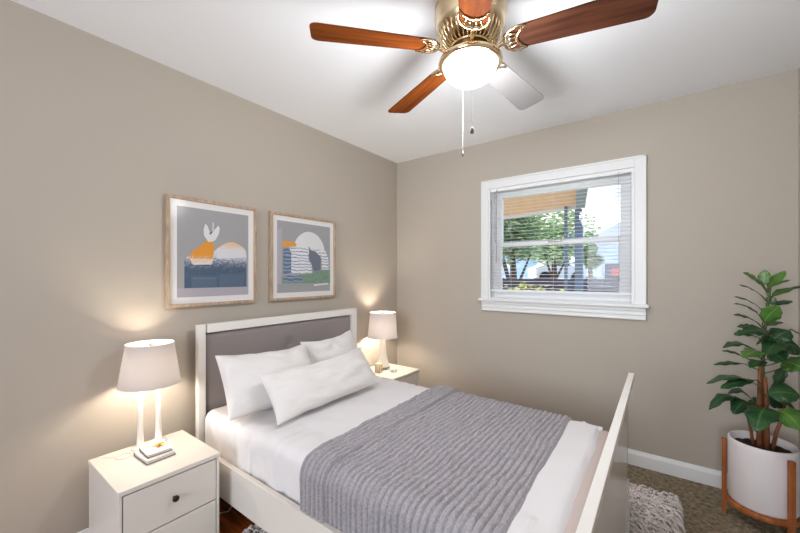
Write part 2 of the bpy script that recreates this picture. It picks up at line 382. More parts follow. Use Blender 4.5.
# patio roof jutting over the yard
pr = thing('patio_roof', 'tan boarded patio roof with grey gutter end beyond the window', 'patio roof', (0, 0, 0))
def onz(u, v, z):
    d = FW + RT*((u-400)/FPX) + Vector((0, 0, (V0-v)/FPX)); return CAM + d*((z-CAM.z)/d.z)
c = [onz(486, 219, 2.5), onz(585, 204, 2.5), onz(589, 178, 2.5), onz(486, 180, 2.5)]
MB().prism([(p.x, p.y) for p in c], 2.5, 2.53, 'soffit_tan').build('soffit', pr)
def slabline(a, b, th, z0, z1, m, name, par):
    a = Vector((a.x, a.y, 0)); b = Vector((b.x, b.y, 0)); d = (b-a).normalized(); n = Vector((-d.y, d.x, 0))*th
    return MB().prism([(a.x, a.y), (b.x, b.y), (b.x+n.x, b.y+n.y), (a.x+n.x, a.y+n.y)], z0, z1, m, bev=.01).build(name, par)
slabline(c[0], c[1], .06, 2.44, 2.62, 'house_white', 'fascia', pr)
slabline(c[1], c[2], -.14, 2.42, 2.58, 'gutter_grey', 'gutter', pr)
MB().prism([(p.x, p.y) for p in c], 2.53, 2.64, 'roof_grey').build('roof_top', pr)
for u, pw in ((566, .025), (579, .06)):
    p = at(u, 250, 6.2)
    tag(MB().box((p.x-pw, p.y-pw, GZ), (p.x+pw, p.y+pw, 2.5), 'post_slate', .006).build('post', pr))

def leafcloud(w, blobs, n, size, mats):
    for k in range(n):
        c, r = random.choice(blobs)
        d = Vector((random.gauss(0, 1), random.gauss(0, 1), random.gauss(0, 1))).normalized()*r*random.uniform(.7, 1.08)
        p = Vector(c)+d; q = Matrix.Rotation(random.uniform(0, 6.3), 3, 'Z') @ Matrix.Rotation(random.uniform(-1, 1), 3, 'X')
        s = size*random.uniform(.6, 1.2); i = w[2](random.choice(mats)); b = len(w[0])
        for a in ((-.5, 0, 0), (0, -.28, .05), (.5, 0, 0), (0, .28, .05)): w[0].append(tuple(p+q @ (Vector(a)*s)))
        w[1].append(((b, b+1, b+2, b+3), i))
def foliage(name, par, blobs, n, size, mats):
    slots = []
    def mi(m):
        if m not in slots: slots.append(m)
        return slots.index(m)
    w = ([], [], mi); leafcloud(w, blobs, n, size, mats)
    o = mesh_raw(name, w[0], [f for f, _ in w[1]], slots, par, smooth=False)
    for p, (_, i) in zip(o.data.polygons, w[1]): p.material_index = i
    return o
def tree(px, top, D, rad, label, mats, n=2600, spread=1.0):
    base = at(px, 275, D); base.z = GZ; t = thing('yard_tree', label, 'tree', base)
    zt = CAM.z+(V0-top)/FPX*D-GZ; bl = []
    for k in range(9):
        a = random.uniform(0, 6.3); rr = rad*random.uniform(0, .75)*spread
        bl.append(((rr*math.cos(a), rr*math.sin(a), zt-rad*.55-random.uniform(0, 1)*(V0 and max(.3, (CAM.z+.1-GZ) and (zt-rad*.9-(CAM.z+.15*D/10+rad*.2-GZ))))), rad*random.uniform(.42, .62)))
    bl.append(((0, 0, zt-rad*.5), rad*.5))
    foliage('foliage', t, bl, n, .17*D/10, mats)
    w = MB(); w.tube([(0, 0, 0), (.05, .02, zt*.4), (0, 0, zt*.75)], [.14, .11, .05], 'bark', 8)
    for a in (0.5, 2.4, 4.4): w.tube([(.03, 0, zt*.35), (rad*.5*math.cos(a), rad*.5*math.sin(a), zt*.65)], [.06, .02], 'bark', 6)
    w.build('trunk', t); return t
tree(512, 205, 9.4, .95, 'pale green tree at the left side of the window view', ['tree_leaf', 'tree_leaf', 'tree_leaf_dark'], 4200)
tree(553, 207, 13.6, 1.4, 'yellow green tree behind the patio posts seen through the blind', ['tree_leaf', 'tree_leaf', 'tree_leaf_dark'], 3400)
tree(590, 243, 10.0, .3, 'small dark tree right of the patio posts beyond the fence', ['tree_leaf_dark', 'tree_leaf_dark', 'tree_leaf'], 2000)
# rounded bush close to the window
p = at(530, 300, 4.6); p.z = GZ
b = thing('round_bush', 'yellow green clipped bush just outside the bottom of the window', 'bush', p)
zt = CAM.z+(V0-283)/FPX*4.6-GZ
foliage('foliage', b, [((x*.14, y*.12, zt-.36-.035*abs(x)-.02*abs(y)), .36) for x in range(-3, 4) for y in (-2, 0, 2)]+[((0, 0, zt*.4), .5)], 5200, .07, ['bush_leaf'])
MB().tube([(0, 0, 0), (0, 0, zt*.6)], [.05, .03], 'bark', 8).build('stem', b)
# dark board fence
a = at(470, 280, 8.2); e = at(660, 280, 6.6); d = (e-a); d.z = 0; ln = d.length; ang = math.atan2(d.y, d.x)
fn = thing('yard_fence', 'dark slatted board fence crossing the yard behind the bush', 'fence', (a.x, a.y, GZ), ang)
w = MB(); ft = CAM.z-(279-V0)/FPX*7.4-GZ
for k in range(11): w.box((0, -.012, ft-.14*(k+1)+.02), (ln, .012, ft-.14*k), 'fence_dark', .004)
w.build('boards', fn)
for k in range(6): MB().box((ln*k/5-.045, .012, 0), (ln*k/5+.045, .1, ft+.02), 'fence_dark', .006).build('fence_post', fn)
# garage building across the street
def frame_at(u, D): p = at(u, 275, D); p.z = GZ; return p
g = frame_at(612, 18.5); gh = thing('neighbour_garage', 'white gabled garage with a dark open door beyond the fence', 'building', g, YAW-.1)
zz = lambda v, D: CAM.z+(V0-v)/FPX*D-GZ
w = MB(); w.box((-1.4, 0, 0), (3.6, 4, zz(240, 17)), 'house_blue'); w.build('wall', gh)
w = MB(); h0 = zz(240, 17)
w.prism([(-1.7, h0), (3.9, h0), (1.1, h0+1.5)], -4.2, .25, 'house_white', Matrix.Rotation(PI/2, 4, 'X')); w.build('roof', gh)
MB().box((-.35, -.04, 0), (.75, .02, zz(263, 17)), 'garage_dark', .01).build('garage_door', gh)
w = MB()
for i in range(3):
    for j in range(4): w.box((-1.3+i*.27, -.05, zz(276, 17)+j*.19), (-1.3+i*.27+.22, .01, zz(276, 17)+j*.19+.15), 'house_white', .005)
w.build('lattice_window', gh)
g = frame_at(640, 13); sg = thing('red_sign', 'small red board at the right edge of the window view', 'sign', frame_at(619, 12), YAW)
MB().box((-.25, -.02, zz(276, 12)), (.3, .02, zz(268, 12)), 'sign_red', .01).build('board', sg)
MB().box((-.02, .02, 0), (.02, .06, zz(268, 12)), 'post_slate').build('post', sg)
# white car
g = frame_at(556, 16.0); cr = thing('parked_car', 'white car parked beyond the fence under the trees', 'car', g, YAW)
w = MB(); side = [(-1.1, .25), (1.1, .25), (1.12, .62), (.85, .74), (.55, .78), (.25, 1.08), (-.45, 1.1), (-.8, .8), (-1.1, .72)]
sh = zz(277, 16)-.3
w.prism([(x, z+sh) for x, z in side], -.5, .5, 'car_white', Matrix.Rotation(PI/2, 4, 'X'), bev=.03); w.build('body', cr)
w = MB(); w.prism([(-.4, .8+sh), (.4, .8+sh), (.2, 1.03+sh), (-.35, 1.04+sh)], .49, .51, 'garage_dark', Matrix.Rotation(PI/2, 4, 'X')); w.build('window', cr)
for x in (-.7, .7):
    w = MB(); w.lathe([(.02, -.55), (.26, -.55), (.26, -.4), (.02, -.4)], 'tyre', 20, Matrix.Translation((x, 0, .28+sh)) @ Matrix.Rotation(-PI/2, 4, 'X') @ Matrix.Translation((0, 0, .0))); w.build('wheel', cr)
struct(MB().box((-40, at(550, 275, 12.5).y-3, GZ), (30, at(550, 275, 12.5).y+9, GZ+sh if sh > 0 else GZ+.01), 'roof_grey').build('road'))

# ================================================================== BED
bed = thing('bed', 'white wooden bed frame with grey upholstered tufted headboard and tall footboard', 'bed', (0, 0, 0))
hy0, hy1, hz = -1.972, -.688, 1.013
w = MB()
w.box((.052, hy0, 0), (.09, hy0+.042, hz), 'lacquer_bright', .004); w.box((.052, hy1-.05, 0), (.09, hy1, hz), 'lacquer_bright', .004)
w.box((.052, hy0+.05, hz-.05), (.09, hy1-.05, hz), 'lacquer_bright', .004); w.box((.03, hy0+.05, .15), (.085, hy1-.05, .33), 'lacquer_bright', .003)
w.build('headboard_frame', bed)
BT = [(-1.345, .82), (-1.66, .6), (-1.02, .6)]
def hb(a, b):
    y = hy0+.043+a*(hy1-hy0-.095); z = .33+b*(hz-.052-.33)
    e = min(a, 1-a)*1.19, min(b, 1-b)*.63; x = .055+.022*min(1, min(e)/.03)**.5
    for (ty, tz) in BT: x -= .012*math.exp(-((y-ty)**2+(z-tz)**2)/.0012)
    return Vector((x, y, z))
w = MB(); w.grid(hb, 120, 64, 'headboard_cloth'); w.box((.034, hy0+.051, .33), (.052, hy1-.051, hz-.051), 'gap_dark')
pn = w.build('headboard_panel', bed)
for ty, tz in BT:
    MB().lathe([(.012, 0), (.011, .003), (.006, .006), (0, .0065)], 'headboard_cloth', 16, Matrix.Translation((.064, ty, tz)) @ Matrix.Rotation(PI/2, 4, 'Y')).build('button', pn)
for y0, y1 in ((-1.982, -1.957), (-.745, -.72)):
    w = MB(); w.box((.09, y0, .15), (2.035, y1, .335), 'lacquer_white', .003); w.build('side_rail', bed)
w = MB()
for k in range(12): w.box((.2+k*.155, -1.955, .185), (.27+k*.155, -.747, .2), 'cream_wood', .002)
w.build('slats', bed)
for x, y in ((1.05, -1.335),):
    MB().box((x-.02, y-.02, 0), (x+.02, y+.02, .185), 'lacquer_white', .003).build('leg', bed)
w = MB(); w.box((2.037, -2.14, .745), (2.064, -.628, .77), 'lacquer_bright', .002)
w.build('footboard_cap', bed)
w = MB(); w.box((2.032, -2.08, .12), (2.046, -.85, .745), 'lacquer_gloss', .002)
fp = w.build('footboard_panel', bed)
MB().box((2.033, -.85, .1), (2.0465, -.843, .745), 'copper_edge').build('edge_band', fp)
for y in (-.87, -2.13):
    MB().box((2.030, y-.005, 0), (2.0525, y+.035, .3), 'lacquer_white', .003).build('leg', bed)

# mattress, sheet, blanket ------------------------------------------------
MY0, MY1, MZ = -1.935, -.80, .515
def nz2(x, y, s=1, o=0): return noise.noise(Vector((x*s+o, y*s, o*1.7)))
w = MB(); w.box((.1, MY0+.006, .2), (1.985, MY1-.006, MZ-.008), 'mattress_cloth', .035, seg=5); mo = w.build('mattress')
for p_ in mo.data.polygons: p_.use_smooth = True
tag(mo, 'pinkish beige mattress on the bed frame, bare along the foot end', 'mattress')
def profile(s, r, zb, off):
    """s in [0,1] across the bed: near side bottom -> top -> far side bottom; returns y, z, normal"""
    hgt = MZ-r-zb; arc = PI/2*r; top = (MY1-MY0)-2*r; tot = 2*hgt+2*arc+top; d = s*tot
    if d < hgt: return MY0-off, zb+d, (-1, 0), 'side'
    d -= hgt
    if d < arc: a = d/r; return MY0+r-(r+off)*math.cos(a), MZ-r+(r+off)*math.sin(a), (-math.cos(a), math.sin(a)), 'arc'
    d -= arc
    if d < top: return MY0+r+d, MZ+off, (0, 1), 'top'
    d -= top
    if d < arc: a = d/r; return MY1-r+(r+off)*math.sin(a), MZ-r+(r+off)*math.cos(a), (math.sin(a), math.cos(a)), 'arc'
    d -= arc; return MY1+off, MZ-r-d, (1, 0), 'side'
def sheetf(a, b):
    x = .105+a*1.84; y, z, n, k = profile(b, .045, .225, .003)
    dm = 1 if x < .93 else (max(.12, 1-(x-.93)/.06) if x < 1.74 else min(1, .12+(x-1.74)/.06))
    h = .004*nz2(x*1.2, y*5, 1.5)+.003*nz2(x*3+y*4, y*2-x, 2.2, 3)
    if k != 'top' or y < MY0+.2:
        t = 1 if k == 'side' else .6
        h += t*(.012*nz2(x*15+z*3, z*2.0, 1.2, 5)+.012*(1-abs(math.sin(x*15+1.9*nz2(x, z, 4, 2)+1.2*z)))**4)
    if x > 1.78: h += .006*nz2((x-y*.35)*9, y*2.2, 1.2, 9)
    if k == 'top' and x < .95: h += .004*nz2(x*3+y*1.5, y*7-x*4, 1.3, 21)
    h *= dm
    end = max(0, (x-1.90)/.045); z2 = z-(.028*min(1, end)**2 if k == 'top' else 0)
    taper = 1
    return Vector((x+(.01*nz2(y, 0, 5, 1) if end > .5 else 0), y+n[0]*(h+.002), z2+n[1]*(h+.004)+ (0 if end <= 0 else .0)))
w = MB(); w.grid(sheetf, 260, 150, 'sheet_cotton'); so = w.build('bed_sheet')
sm = so.modifiers.new('thickness', 'SOLIDIFY'); sm.thickness = .002; sm.offset = 1
tag(so, 'white rumpled cotton sheet covering the mattress beneath the grey blanket', 'sheet')
# quilted blanket, ribs running across the bed, with a folded band at its head edge
BX0, BX1 = .965, 1.80
def ribs(x, y):
    ph = x/.0265+.55*nz2(x*1.2, y*2.2, 1.4, 4)+.22*nz2(x*3, y*9, 1.6, 8)
    return min(1, 1.25*abs(math.sin(PI*ph)))**.6*(.78+.42*nz2(x*30, y*26, 1.2, 3))
def bend(x, s): return x + .05*(s-.5)*0 + .012*nz2(s*3, 0, 1, 6)+ .05*max(0, .42-s)*1.0
def blankf(x0, x1, off, fold=False):
    def f(a, b):
        x = x0+a*(x1-x0); y, z, n, k = profile(b, .05, .30, off)
        sx = bend(x, b)
        h = .018*ribs(sx if not fold else sx+.4, y)+.005*nz2(x*3, y*3, 1, 2)
        e = min(a, 1-a)*(x1-x0); edge = min(1, e/.010)
        h = h*edge - (off-.002)*(1-edge)**2
        return Vector((sx, y+n[0]*h, z+n[1]*h))
    return f
w = MB(); w.grid(blankf(BX0+.05, BX1, .013), 460, 200, 'blanket_cotton'); bo = w.build('quilted_blanket')
tag(bo, 'grey ribbed quilted blanket laid across the lower half of the bed', 'blanket')
w = MB(); w.grid(blankf(BX0, BX0+.155, .030, True), 100, 200, 'blanket_cotton')
w.build('folded_band', bo)

# pillows -----------------------------------------------------------------
def pillow(name, label, a, b, t, origin, xdir, ydir, seed, flat=0, group=None):
    """origin = centre, xdir = long direction, ydir = up along the pillow; thickness bulges on both sides"""
    X = Vector(xdir).normalized(); Y = Vector(ydir); Y = (Y-X*Y.dot(X)).normalized(); Z = X.cross(Y)
    n = 44; vs = []; fs = []
    def pt(i, j, sgn):
        u = 2*i/(n-1)-1; v = 2*j/(n-1)-1
        uu = math.sin(u*PI/2); vv = math.sin(v*PI/2)
        pin = 1-.05*(1-vv*vv)*abs(uu)**3; pin2 = 1-.075*(1-uu*uu)*abs(vv)**3
        ed = max(0, (1-uu*uu))*max(0, (1-vv*vv)); h = t*ed**.42
        wr = .013*nz2(uu*2.2, vv*2.2, 1.2, seed)*min(1, ed*4)+.012*(abs(nz2((uu+vv)*4, (uu-vv)*1.4, 1.1, seed+4))**.8-.3)*min(1, ed*6)
        rad = math.hypot(abs(uu)-1, abs(vv)-1)
        wr += .006*math.sin(14*math.atan2(1-abs(vv)+.01, 1-abs(uu)+.01)+seed)*math.exp(-rad*4)*min(1, ed*8)
        hh = sgn*h+(wr if sgn > 0 else -wr)
        return Vector((a*uu*pin, b*vv*pin2+.006*nz2(uu*3, vv*0, 1, seed)-.018*(1-uu*uu)*(1 if vv > .2 else 0)*vv, hh))
    idx = {}
    for s in (1, -1):
        for i in range(n):
            for j in range(n):
                bd = i in (0, n-1) or j in (0, n-1)
                if s < 0 and bd: idx[(s, i, j)] = idx[(1, i, j)]; continue
                idx[(s, i, j)] = len(vs); p = pt(i, j, s)
                if bd: p.z = 0
                vs.append(tuple(Vector(origin)+X*p.x+Y*p.y+Z*p.z))
        for i in range(n-1):
            for j in range(n-1):
                q = (idx[(s, i, j)], idx[(s, i+1, j)], idx[(s, i+1, j+1)], idx[(s, i, j+1)]); fs.append(q if s > 0 else q[::-1])
    o = mesh_raw(name, vs, fs, 'pillow_cotton'); tag(o, label, 'pillow', group); return o
pillow('pillow', 'large white square-cornered pillow leaning on the headboard at its left side', .285, .183, .088, (.338, -1.668, .695), (.10, 1, -.03), (-.56, .0, .8), 1)
pillow('pillow', 'white pillow leaning on the headboard at its right side, half hidden by the long one', .24, .17, .075, (.285, -1.125, .70), (.0, 1, .05), (-.42, 0, .9), 7)
pillow('lumbar_pillow', 'long white lumbar pillow lying in front of the two leaning pillows', .395, .140, .075, (.56, -1.45, .668), (.0, 1, .02), (-.60, 0, .78), 4)

# ================================================================== NIGHTSTANDS
def nightstand(label, loc):
    t = thing('nightstand', label, 'nightstand', loc)       # origin: back left floor corner seen from the room; x out from wall, y along wall
    D, Wd, Hh = .41, .39, .45
    w = MB(); w.box((0, 0, .045), (D-.02, .016, Hh-.02), 'lacquer_white', .002); w.box((0, Wd-.016, .045), (D-.02, Wd, Hh-.02), 'lacquer_white', .002)
    w.box((0, .016, .045), (.01, Wd-.016, Hh-.02), 'lacquer_white'); w.box((.01, .016, .045), (D-.02, Wd-.016, .06), 'lacquer_white')
    w.box((D-.035, .016, .06), (D-.024, Wd-.016, Hh-.02), 'gap_dark')
    w.box((D-.02, 0, .045), (D, .012, Hh-.02), 'lacquer_white', .002); w.box((D-.02, Wd-.012, .045), (D, Wd, Hh-.02), 'lacquer_white', .002)
    w.build('body', t)
    MB().box((-.002, -.003, Hh-.02), (D+.004, Wd+.003, Hh), 'lacquer_white', .003).build('top', t)
    for z0, z1 in ((.236, Hh-.026), (.05, .230)):
        d = MB().box((D-.022, .0155, z0), (D-.002, Wd-.0155, z1), 'lacquer_white', .002).build('drawer', t)
        MB().lathe([(.0045, 0), (.0045, .012), (.012, .016), (.0135, .021), (.012, .026), (.007, .028), (0, .0285)], 'black_metal', 24,
                   Matrix.Translation((D-.002, Wd/2, (z0+z1)/2+.005)) @ Matrix.Rotation(PI/2, 4, 'Y')).build('knob', d)
    for x in (.03, D-.06):
        for y in (.02, Wd-.05): MB().box((x, y, 0), (x+.03, y+.03, .045), 'lacquer_white', .002).build('leg', t)
    return t
nightstand('white two-drawer nightstand holding the books and the lamp with two columns', (.075, -2.44, 0))
nightstand('white two-drawer nightstand in the room corner, partly hidden behind the bed', (.02, -.625, 0))

# ================================================================== TABLE LAMPS
def shade(t, rb, rt, z0, z1):
    s = MB().lathe([(rb, z0), (rb*.5+rt*.5, (z0+z1)/2), (rt, z1)], 'lamp_linen', 56, cap=False).build('lamp_shade', t)
    for r, z in ((rb, z0), (rt, z1)): MB().tube([((r)*math.cos(2*PI*k/48), (r)*math.sin(2*PI*k/48), z) for k in range(48)], .0018, 'shade_trim', 6, closed=True).build('rim', s)
    w = MB(); zf = z1-.012
    for k in range(3): a = 2*PI*k/3+.4; w.tube([(0, 0, zf), (rt*.97*math.cos(a), rt*.97*math.sin(a), z1-.004)], .0013, 'nickel', 6)
    w.lathe([(.009, zf-.003), (.009, zf+.003), (.004, zf+.006), (.005, zf+.014), (0, zf+.018)], 'nickel', 16)
    w.build('finial', t)
    w = MB(); w.lathe([(.010, (z0+z1)/2-.09), (.012, (z0+z1)/2-.07), (.013, (z0+z1)/2-.06)], 'nickel', 16)
    w.build('socket', t); MB().tube([(0, 0, (z0+z1)/2-.012), (0, 0, zf)], .0018, 'nickel', 6).build('harp', t)
    MB().ball((0, 0, (z0+z1)/2-.035), .022, 'bulb', 3, (1, 1, 1.2)).build('bulb', t)
LE = 11.5
def lamp_light(t, z, e):
    l = light('lamp_light', 'POINT', (0, 0, z), e, (1, .87, .70), shadow_soft_size=.035); l.parent = t
lx, ly = .145, -2.222
tl = thing('table_lamp', 'table lamp with grey tapered shade on two slim white columns beside the books', 'lamp', (lx, ly, .45))
for dx, dy in ((-.014, -.037), (-.018, .042)):
    w = MB(); w.lathe([(.036, 0), (.037, .004), (.034, .010), (.016, .014), (.0135, .06), (.0115, .15), (.0095, .285)], 'lamp_ceramic', 32, Matrix.Translation((dx, dy, 0)))
    w.build('column', tl)
MB().tube([(-.014, -.037, .283), (-.01, -.02, .30), (0, 0, .31), (-.01, .022, .30), (-.018, .042, .283)], .005, 'nickel', 8).build('yoke', tl)
MB().tube([(0, 0, .305), (0, 0, .325)], .005, 'nickel', 8).build('rod', tl)
shade(tl, .130, .1, .308, .508); lamp_light(tl, .375, LE)
rx, ry = .16, -.425
tr = thing('table_lamp', 'table lamp with pale shade and flared cream base in the corner of the room', 'lamp', (rx, ry, .45))
w = MB(); w.lathe([(.06, .022), (.062, .03), (.056, .05), (.043, .09), (.034, .14), (.029, .2), (.026, .26), (.022, .3)], 'lamp_ceramic', 10, Matrix.Rotation(.3, 4, 'Z'), smooth=False); w.build('lamp_base', tr)
w = MB(); w.lathe([(.066, 0), (.068, .004), (.066, .02), (.05, .022)], 'nickel', 10, Matrix.Rotation(.3, 4, 'Z'), smooth=False); w.build('foot_plate', tr)
MB().tube([(0, 0, .3), (0, 0, .31)], .005, 'nickel', 8).build('rod', tr)
shade(tr, .134, .115, .288, .508); lamp_light(tr, .36, LE*1.7)

# small things on the right nightstand
c = thing('candle_holder', 'cream square candle holder beside the lamp in the corner', 'candle holder', (.20, -.53, .45), .3)
w = MB()
for sx in (-1, 1):
    for sy in (-1, 1): w.box((sx*.022-.005, sy*.022-.005, 0), (sx*.022+.005, sy*.022+.005, .075), 'cream_wood', .001)
w.box((-.027, -.027, 0), (.027, .027, .008), 'cream_wood', .001); w.box((-.027, -.027, .067), (.027, .027, .075), 'cream_wood', .001); w.build('holder', c)
MB().lathe([(.015, .008), (.015, .05), (.012, .052), (0, .052)], 'candle_wax', 20).build('candle', c)
d = thing('glass_dish', 'small clear glass dish in front of the corner lamp', 'dish', (.30, -.45, .45))
MB().lathe([(.03, 0), (.034, .004), (.038, .018), (.036, .018), (.032, .006), (0, .005)], 'clear_glass', 28).build('dish', d)
w = MB(); w.tube([(-.015, -.01, .009), (.0, .0, .011), (.02, .012, .02)], .003, 'gap_dark', 8); w.build('wick_trimmer', d)

# books + ornament + cord on left nightstand
def book(label, loc, rz, a, b, h, cover, group):
    t = thing('book', label, 'book', loc, rz, group)
    w = MB(); w.box((-a, -b, 0), (a, b, .0022), cover, .0007); w.box((-a, -b, h-.0022), (a, b, h), 'book_white', .0007); w.box((-a, -b, 0), (-a+.0025, b, h), cover, .0007); w.build('cover', t)
    MB().box((-a+.003, -b+.004, .0022), (a-.004, b-.004, h-.0022), 'book_pages').build('pages', t); return t
book('larger white covered book at the bottom of the small stack on the nightstand', (.268, -2.243, .45), .04, .074, .06, .018, 'book_grey', 'stacked books')
book('smaller pale book on top of the two-book stack beside the lamp', (.264, -2.238, .468), -.03, .058, .05, .015, 'book_grey', 'stacked books')
o = thing('gold_ornament', 'small gold leaf-shaped ornament lying on the top book', 'ornament', (.262, -2.222, .483), .5)
w = MB()
for k in range(5):
    a = k*1.25
    w.grid(lambda u, v, a=a: Vector((math.cos(a)*(.003+.02*u)-math.sin(a)*(v-.5)*.014*math.sin(PI*min(.98, u+.1)), math.sin(a)*(.003+.02*u)+math.cos(a)*(v-.5)*.014*math.sin(PI*min(.98, u+.1)), .004+.006*math.sin(u*2.6)+.001)), 7, 4, 'gold')
w.ball((0, 0, .006), .006, 'gold'); g_ = w.build('petals', o); g_.modifiers.new('t', 'SOLIDIFY').thickness = .0012
MB().tube([(-.035, -.012, .002), (-.02, -.008, .003), (0, 0, .004)], .0016, 'gold', 6).build('stem', o)
w = MB(); pts = [(.155, -2.345, .4525)]
pts = [Vector((.168+.028*math.cos(a), -2.335+.03*math.sin(a), .4525)) for a in [k*2*PI/22 for k in range(22)]]
w.tube(pts, .0028, 'cord_white', 8, closed=True); w.tube([(.15, -2.36, .4525), (.13, -2.38, .4525), (.1, -2.4, .4525), (.084, -2.43, .4525)], .0016, 'cord_white', 6)
tag(w.build('cord_loop'), 'thin white loop of cord lying left of the books on the nightstand', 'cord')
w = MB(); w.tube([(.09, -2.03, .006), (.22, -1.99, .006), (.28, -1.9, .006), (.2, -1.8, .006), (.05, -1.7, .006)], .0035, 'cord_white', 8)
tag(w.build('floor_cord'), 'thin pale power cord on the wooden floor under the bed', 'cord')

# ================================================================== PICTURES
def picture(label, y0, y1, z0, z1, draw, group):
    t = thing('framed_print', label, 'picture', (0, (y0+y1)/2, z0), 0, group)
    h = (y1-y0)/2; Z = z1-z0; F = .018; dp = .032
    w = MB(); a0 = .004
    w.box((a0, -h, 0), (dp, h, F), 'frame_oak', .002); w.box((a0, -h, Z-F), (dp, h, Z), 'frame_oak', .002)
    w.box((a0, -h, F), (dp, -h+F, Z-F), 'frame_oak', .002); w.box((a0, h-F, F), (dp, h, Z-F), 'frame_oak', .002); w.build('frame', t)
    MB().box((.001, -h+.006, .006), (.016, h-.006, Z-.006), 'backing').build('backing', t)
    MB().box((.016, -h+F-.002, F-.002), (.0205, h-F+.002, Z-F+.002), 'mat_board').build('mat_board', t)
    m = .036; ya, yb, za, zb = -h+F+m, h-F-m, F+m, Z-F-m
    slots = []; vs = []; fs = []; mi = []; uv = []
    def poly(pts, mat, lay):
        if mat not in slots: slots.append(mat)
        b = len(vs)
        for (p, q) in pts: vs.append((.0206+.0002*lay, ya+p*(yb-ya), za+q*(zb-za))); uv.append((p, q))
        fs.append(tuple(range(b, b+len(pts)))); mi.append(slots.index(mat))
    draw(poly)
    o = mesh_raw('art_print', vs, fs, slots, t, False, uv)
    for p, i in zip(o.data.polygons, mi): p.material_index = i
    MB().grid(lambda a, b: Vector((.0258, (2*a-1)*(h-F+.001), F-.001+b*(Z-2*F+.002))), 2, 2, 'picture_glass').build('glass', t)
    return t
def arc(cx, cy, rx, ry, a0, a1, n=24): return [(cx+rx*math.cos(math.radians(a0+(a1-a0)*k/n)), cy+ry*math.sin(math.radians(a0+(a1-a0)*k/n))) for k in range(n+1)]
def art1(P):
    P([(0, 0), (1, 0), (1, 1), (0, 1)], 'ink_grey', 0)
    P([(.0, 0), (1, 0), (1, .1), (.0, .1)], 'ink_lilac', 1)
    P([(.09, .1), (.97, .1), (.97, .5)]+[(.97-.45*k/14, .5+.14*math.sin(PI*(.12+.75*k/14))) for k in range(1, 15)]+[(.45, .5), (.3, .5), (.12, .45), (.09, .4)], 'ink_speckle', 2)
    P([(.18, .1), (.52, .1), (.52, .235), (.18, .235)], 'ink_blue', 3); P([(.2, .20), (.5, .20), (.5, .212), (.2, .212)], 'ink_slate', 4)
    P([(.55, .1), (.94, .1), (.94, .26), (.55, .26)], 'ink_blue', 3)
    P([(.97-.1*0, .47)]+[(.95-.43*k/14, .50+.145*math.sin(PI*(.15+.72*k/14))) for k in range(15)]+[(.52, .44)], 'ink_peach', 5)
    P([(.14, .45), (.2, .36), (.45, .37), (.475, .5), (.48, .6), (.44, .64), (.38, .645), (.3, .58), (.2, .52)], 'ink_orange', 6)
    P([(.40, .63), (.34, .70), (.335, .77), (.36, .84), (.39, .81), (.42, .745), (.43, .70), (.44, .64)], 'ink_white', 7)
    P([(.40, .63), (.425, .70), (.47, .76), (.54, .83), (.56, .80), (.545, .73), (.5, .66), (.46, .635)], 'ink_white', 8)
    P([(.455, .76), (.47, .76), (.475, .86), (.46, .86)], 'ink_white', 9); P([(.41, .73), (.46, .755), (.455, .745), (.42, .72)], 'ink_line', 10)
def art2(P):
    P([(0, 0), (1, 0), (1, 1), (0, 1)], 'ink_grey', 0)
    P([(.0, .12), (.08, .12), (.08, .9), (.0, .86)], 'ink_lilac', 1)  # left strip is a curtain's reflection painted into the print
    P(arc(.58, .56, .31, .33, 0, 180), 'ink_white', 2)
    P([(.08, .64), (.09, .72), (.2, .725), (.33, .70), (.33, .65)], 'ink_amber', 3)
    P([(.1, .26), (.24, .26), (.24, .56), (.19, .63), (.1, .6)], 'ink_stripes_blue', 4)
    P([(.24, .26), (.62, .27), (.62, .40), (.56, .46), (.54, .64), (.36, .66), (.2, .64), (.24, .56)], 'ink_stripes', 5)
    P([(.56, .68), (.6, .62), (.7, .6), (.8, .52), (.8, .32), (.66, .3), (.62, .4), (.57, .5)], 'ink_slate', 6)
    P([(.62, .64), (.9, .63), (.96, .5), (.97, .32), (.82, .32), (.82, .5), (.74, .58)], 'ink_stripes', 7)
    P([(.08, .13), (1, .12), (1, .33), (.8, .33), (.6, .27), (.4, .25), (.2, .2), (.08, .22)], 'ink_green', 8)
    P([(.1, .15), (.45, .15), (.42, .22), (.2, .24), (.1, .22)], 'ink_stripes_blue', 9)
    P([(.66, .08), (.95, .10), (.95, .125), (.66, .105)], 'ink_white', 10)
picture('wood framed print of a white blossom over an orange and blue landscape', -2.108, -1.579, 1.115, 1.735, art1, 'prints over the bed')
picture('wood framed print of striped blocks under a white half circle', -1.474, -.875, 1.115, 1.735, art2, 'prints over the bed')

# ================================================================== CEILING FAN
FX, FY = 1.54, -1.54
fan = thing('ceiling_fan', 'brass flush-mount ceiling fan with five blades and a lit frosted bowl', 'ceiling fan', (FX, FY, H))
w = MB(); w.lathe([(.105, 0), (.128, -.004), (.142, -.02), (.145, -.035), (.138, -.045), (.145, -.052), (.147, -.075), (.14, -.095), (.143, -.102), (.138, -.125), (.122, -.15), (.105, -.162), (.1, -.166)], 'brass', 64); w.build('motor_housing', fan)
w = MB(); w.lathe([(.075, -.155), (.078, -.2), (.07, -.235), (.055, -.24)], 'brass_dark', 40); w.build('motor_core', fan)
w = MB()
for k in range(36):
    a = 2*PI*k/36; M = Matrix.Rotation(a, 4, 'Z')
    w.tube([(.128, 0, -.135), (.12, 0, -.165), (.098, 0, -.198), (.08, 0, -.205)], [.0042, .0042, .0036, .003], 'brass_polished', 6, M)
w.tube([(.081*math.cos(2*PI*k/40), .081*math.sin(2*PI*k/40), -.205) for k in range(40)], .004, 'brass_polished', 8, closed=True)
w.build('vent_ring', fan)
